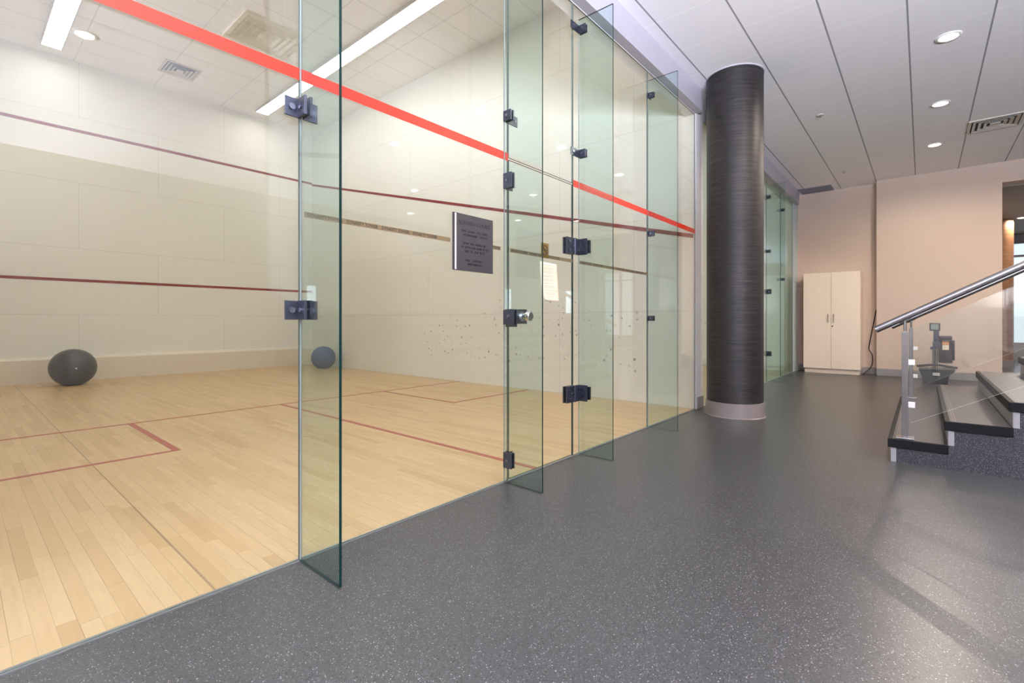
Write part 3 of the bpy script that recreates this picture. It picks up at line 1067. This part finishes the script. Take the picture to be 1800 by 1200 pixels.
# ------------------------------------------------------------------ cabinet
XF = 12.40
cab = thing('cabinet', 'tall cream two-door cabinet against the end wall', 'cabinet', (XF + 0.2, -0.69, 0))
b = bmesh.new()
bx(b, XF + 0.020, XR - 0.015, -1.19, -0.19, 0.10, 2.125)
obj('body', b, M_CAB, cab)
b = bmesh.new(); bx(b, XF + 0.045, XR - 0.015, -1.175, -0.205, 0, 0.10); obj('plinth', b, M_CAB, cab)
for y0, y1, yh in ((-0.687, -0.19, -0.640), (-1.19, -0.693, -0.740)):
    b = bmesh.new(); rbx(b, XF, XF + 0.019, y0, y1, 0.10, 2.125, 0.002)
    d = obj('door', b, M_CAB, cab)
    b = bmesh.new()
    path(b, smooth_pts([(XF, yh, 1.08), (XF - 0.03, yh, 1.085), (XF - 0.032, yh, 1.11), (XF - 0.032, yh, 1.22), (XF - 0.03, yh, 1.245), (XF, yh, 1.25)], 4), 0.006)
    obj('handle', b, M_STEEL, d, smooth=True)
b = bmesh.new(); tube(b, (XF - 0.006, -0.715, 0.995), (XF, -0.715, 0.995), 0.014, 18); obj('lock', b, M_BLACK, cab)

# power cord beside the cabinet
b = bmesh.new()
cp = [(12.78, -1.425, 1.33), (12.76, -1.40, 1.15), (12.76, -1.36, 0.90), (12.75, -1.31, 0.55), (12.74, -1.345, 0.45), (12.74, -1.37, 0.36), (12.74, -1.36, 0.20), (12.70, -1.30, 0.09), (12.66, -1.235, 0.025), (12.55, -1.225, 0.010), (12.45, -1.24, 0.010)]
path(b, smooth_pts(cp, 5), 0.0095, 8)
cord = obj('power_cord', b, M_BLACK, None, smooth=True, origin=(12.74, -1.36, 0))
tag(cord, 'black power cord hanging beside the cream cabinet', 'cord')

# ------------------------------------------------------------------ stairs
X0, X1 = 5.15, 7.90
Y0, RUN, RISE, NS = -1.945, 0.331, 0.176, 7
st = thing('staircase', 'dark speckled rubber staircase with black nosings rising to the right', 'staircase', ((X0 + X1) / 2, Y0, 0))
for i in range(NS):
    ya, yb = Y0 - RUN * i, Y0 - RUN * (i + 1)
    zt = RISE * (i + 1)
    last = i == NS - 1
    yb2 = -4.9 if last else yb
    b = bmesh.new(); bx(b, X0, X1, yb2 - (0.0 if last else 0.0215), ya - 0.022, 0.0, zt - 0.066)
    rs = obj('riser', b, M_STAIR, st)
    b = bmesh.new(); bx(b, X0 - 0.004, X0, ya - 0.052, ya - 0.022, 0.0 if i == 0 else zt - RISE, zt - 0.066)
    bx(b, X0 - 0.004, X1, ya - 0.0225, ya - 0.0185, 0.001 if i == 0 else zt - RISE + 0.001, zt - 0.066)
    tr = obj('edge_trim', b, M_BASEB, rs)
    b = bmesh.new(); bx(b, X0 + 0.012, X1, (yb2 if last else yb) - (0 if last else 0.018), ya - 0.030, zt - 0.0655, zt)
    td = obj('tread', b, M_STAIR, st)
    b = bmesh.new()
    rbx(b, X0 - 0.014, X0 + 0.013, yb2 + (0.002 if last else -0.0215), ya, zt - 0.066, zt + 0.001, 0.004)
    rbx(b, X0 + 0.013, X1, ya - 0.031, ya, zt - 0.066, zt + 0.001, 0.004)
    obj('nosing', b, M_NOSE, td)
    b = bmesh.new()
    for q in (0.048, 0.062):
        bx(b, X0 + 0.014, X1, ya - q - 0.003, ya - q, zt, zt + 0.0012)
    obj('grip_line', b, M_SKIRT, td)

b = bmesh.new(); bx(b, X0, 12.55, -9.0, -4.905, 0, RISE * NS)
struct('floor', b, M_STAIR, 'raised landing at the head of the stairs', 'floor')

SL = RISE / RUN


def railing(x, label, dy=0.0):
    root = thing('stair_railing', label, 'railing', (x, -2.05, RISE), group='stair railings')
    yp = -2.048 + dy
    # handrail
    b = bmesh.new()
    ya, za = -1.865 + dy, 1.020
    L = 2.9
    tube(b, (x, ya, za), (x, ya - L, za + L * 0.560), 0.026, 28)
    obj('handrail', b, M_STEEL, root, smooth=True)
    for k, (py, zb) in enumerate(((yp, RISE), (yp - 1.655, RISE * 6))):
        ztop = 1.02 + 0.560 * (ya - py)
        b = bmesh.new(); rbx(b, x - 0.020, x + 0.020, py - 0.020, py + 0.020, zb + 0.010, ztop - 0.115, 0.002)
        p = obj('post', b, M_STEEL, root)
        b = bmesh.new(); tube(b, (x, py, ztop - 0.115), (x, py, ztop - 0.022), 0.010, 16)
        tube(b, (x, py + 0.035, ztop - 0.045), (x, py - 0.035, ztop - 0.045 + 0.039), 0.009, 12)
        obj('top_pin', b, M_STEEL, p)
        b = bmesh.new(); rbx(b, x - 0.06, x + 0.06, py - 0.055, py + 0.055, zb + 0.001, zb + 0.011, 0.002)
        obj('base_plate', b, M_STEEL, p)
        for zc in (0.265, 0.595):
            b = bmesh.new(); rbx(b, x - 0.022, x + 0.022, py - 0.060, py - 0.020, zb + zc - 0.020, zb + zc + 0.020, 0.002)
            c = obj('glass_clamp', b, M_WHITE, p)
    # glass infill following the slope
    yg0, yg1 = yp - 0.034, yp - 1.60
    b = bmesh.new()
    z0 = 0.300; z1 = 1.020
    prism(b, [(yg0, z0), (yg0, z1), (yg1, z1 + (yg0 - yg1) * 0.560), (yg1, z0 + (yg0 - yg1) * 0.560)], x - 0.005, x + 0.005, 'x')
    b.normal_update()
    for f in b.faces: f.material_index = 0 if abs(f.normal.x) > 0.9 else 1
    obj('glass_infill', b, [M_RAILG, M_WHITE], root)
    return root


railing(5.225, 'stainless stair railing with glass infill on the near side of the stairs')
railing(7.83, 'stainless stair railing with glass infill on the far side of the stairs')

# ------------------------------------------------------------------ exercise machine by the end wall
ma = thing('exercise_machine', 'black exercise machine with small screen on a post by the end wall', 'exercise machine', (11.6, -2.33, 0))
XM = 11.5
b = bmesh.new()
prism(b, [(-2.095, 0.255), (-2.59, 0.265), (-2.50, 0.145), (-2.475, 0.0), (-2.155, 0.0), (-2.145, 0.12)][::-1], XM, XM + 0.55, 'x')
bmesh.ops.bevel(b, geom=b.edges[:], offset=0.012, segments=2, affect='EDGES')
bs = obj('base', b, M_BLACK, ma)
b = bmesh.new(); bx(b, XM - 0.003, XM, -2.38, -2.288, 0.182, 0.200); bx(b, XM - 0.003, XM, -2.38, -2.288, 0.156, 0.174); lb = obj('label', b, M_WHITE, bs)
lb['label'] = 'two white label strips'
b = bmesh.new()
path(b, smooth_pts([(XM + 0.05, -2.07, 0.30), (XM + 0.05, -2.18, 0.318), (XM + 0.05, -2.33, 0.335), (XM + 0.05, -2.48, 0.315), (XM + 0.05, -2.605, 0.295)], 5), 0.020, 12)
obj('crossbar', b, M_BLACK, ma, smooth=True)
for yy in (-2.24, -2.40):
    b = bmesh.new(); rbx(b, XM + 0.02, XM + 0.08, yy - 0.02, yy + 0.02, 0.255, 0.292, 0.004)
    obj('crossbar_mount', b, M_SKIRT, ma)
b = bmesh.new(); tube(b, (XM + 0.06, -2.305, 0.262), (XM + 0.06, -2.305, 0.66), 0.026, 20); tube(b, (XM + 0.045, -2.345, 0.262), (XM + 0.045, -2.345, 0.62), 0.010, 12)
obj('post', b, M_STEEL, ma, smooth=True)
b = bmesh.new(); rbx(b, XM + 0.02, XM + 0.10, -2.385, -2.285, 0.62, 0.74, 0.01); rbx(b, XM + 0.025, XM + 0.095, -2.372, -2.295, 0.74, 0.93, 0.012)
rbx(b, XM + 0.03, XM + 0.09, -2.30, -2.255, 0.60, 0.65, 0.006)
obj('neck', b, M_NAVY, ma)
b = bmesh.new(); rbx(b, XM - 0.01, XM + 0.05, -2.385, -2.243, 0.928, 1.065, 0.010)
cn = obj('console', b, M_BLACK, ma)
b = bmesh.new(); rbx(b, XM - 0.013, XM - 0.010, -2.362, -2.262, 0.950, 1.045, 0.001); obj('screen', b, M_SCREEN, cn)
b = bmesh.new()
lathe(b, [(0.0, 0.37), (0.085, 0.37), (0.095, 0.385), (0.098, 0.76), (0.085, 0.775), (0.088, 0.78), (0.088, 0.825), (0.080, 0.84), (0.0, 0.84)], XM + 0.16, -2.455, 32)
rbx(b, XM + 0.12, XM + 0.20, -2.575, -2.54, 0.42, 0.77, 0.01)
cy_ = obj('canister', b, M_BLACK, ma, smooth=True)
for r0, z0, z1, m in ((0.0995, 0.745, 0.757, M_GOLD), (0.0995, 0.69, 0.735, M_ORANGE), (0.0995, 0.60, 0.685, M_PAPER)):
    b = bmesh.new()
    seg = 10
    a0, a1 = PI * 0.86, PI * 1.14
    lo = [b.verts.new((XM + 0.16 + r0 * math.cos(a0 + (a1 - a0) * k / seg), -2.455 + r0 * math.sin(a0 + (a1 - a0) * k / seg), z0)) for k in range(seg + 1)]
    hi = [b.verts.new((v.co.x, v.co.y, z1)) for v in lo]
    for k in range(seg): b.faces.new((lo[k], lo[k + 1], hi[k + 1], hi[k]))
    obj('label', b, m, cy_)
for yy in (-2.17, -2.46):
    b = bmesh.new(); rbx(b, XM + 0.02, XM + 0.5, yy - 0.02, yy + 0.02, -0.0, 0.03, 0.005)
    obj('foot', b, M_BLACK, ma)
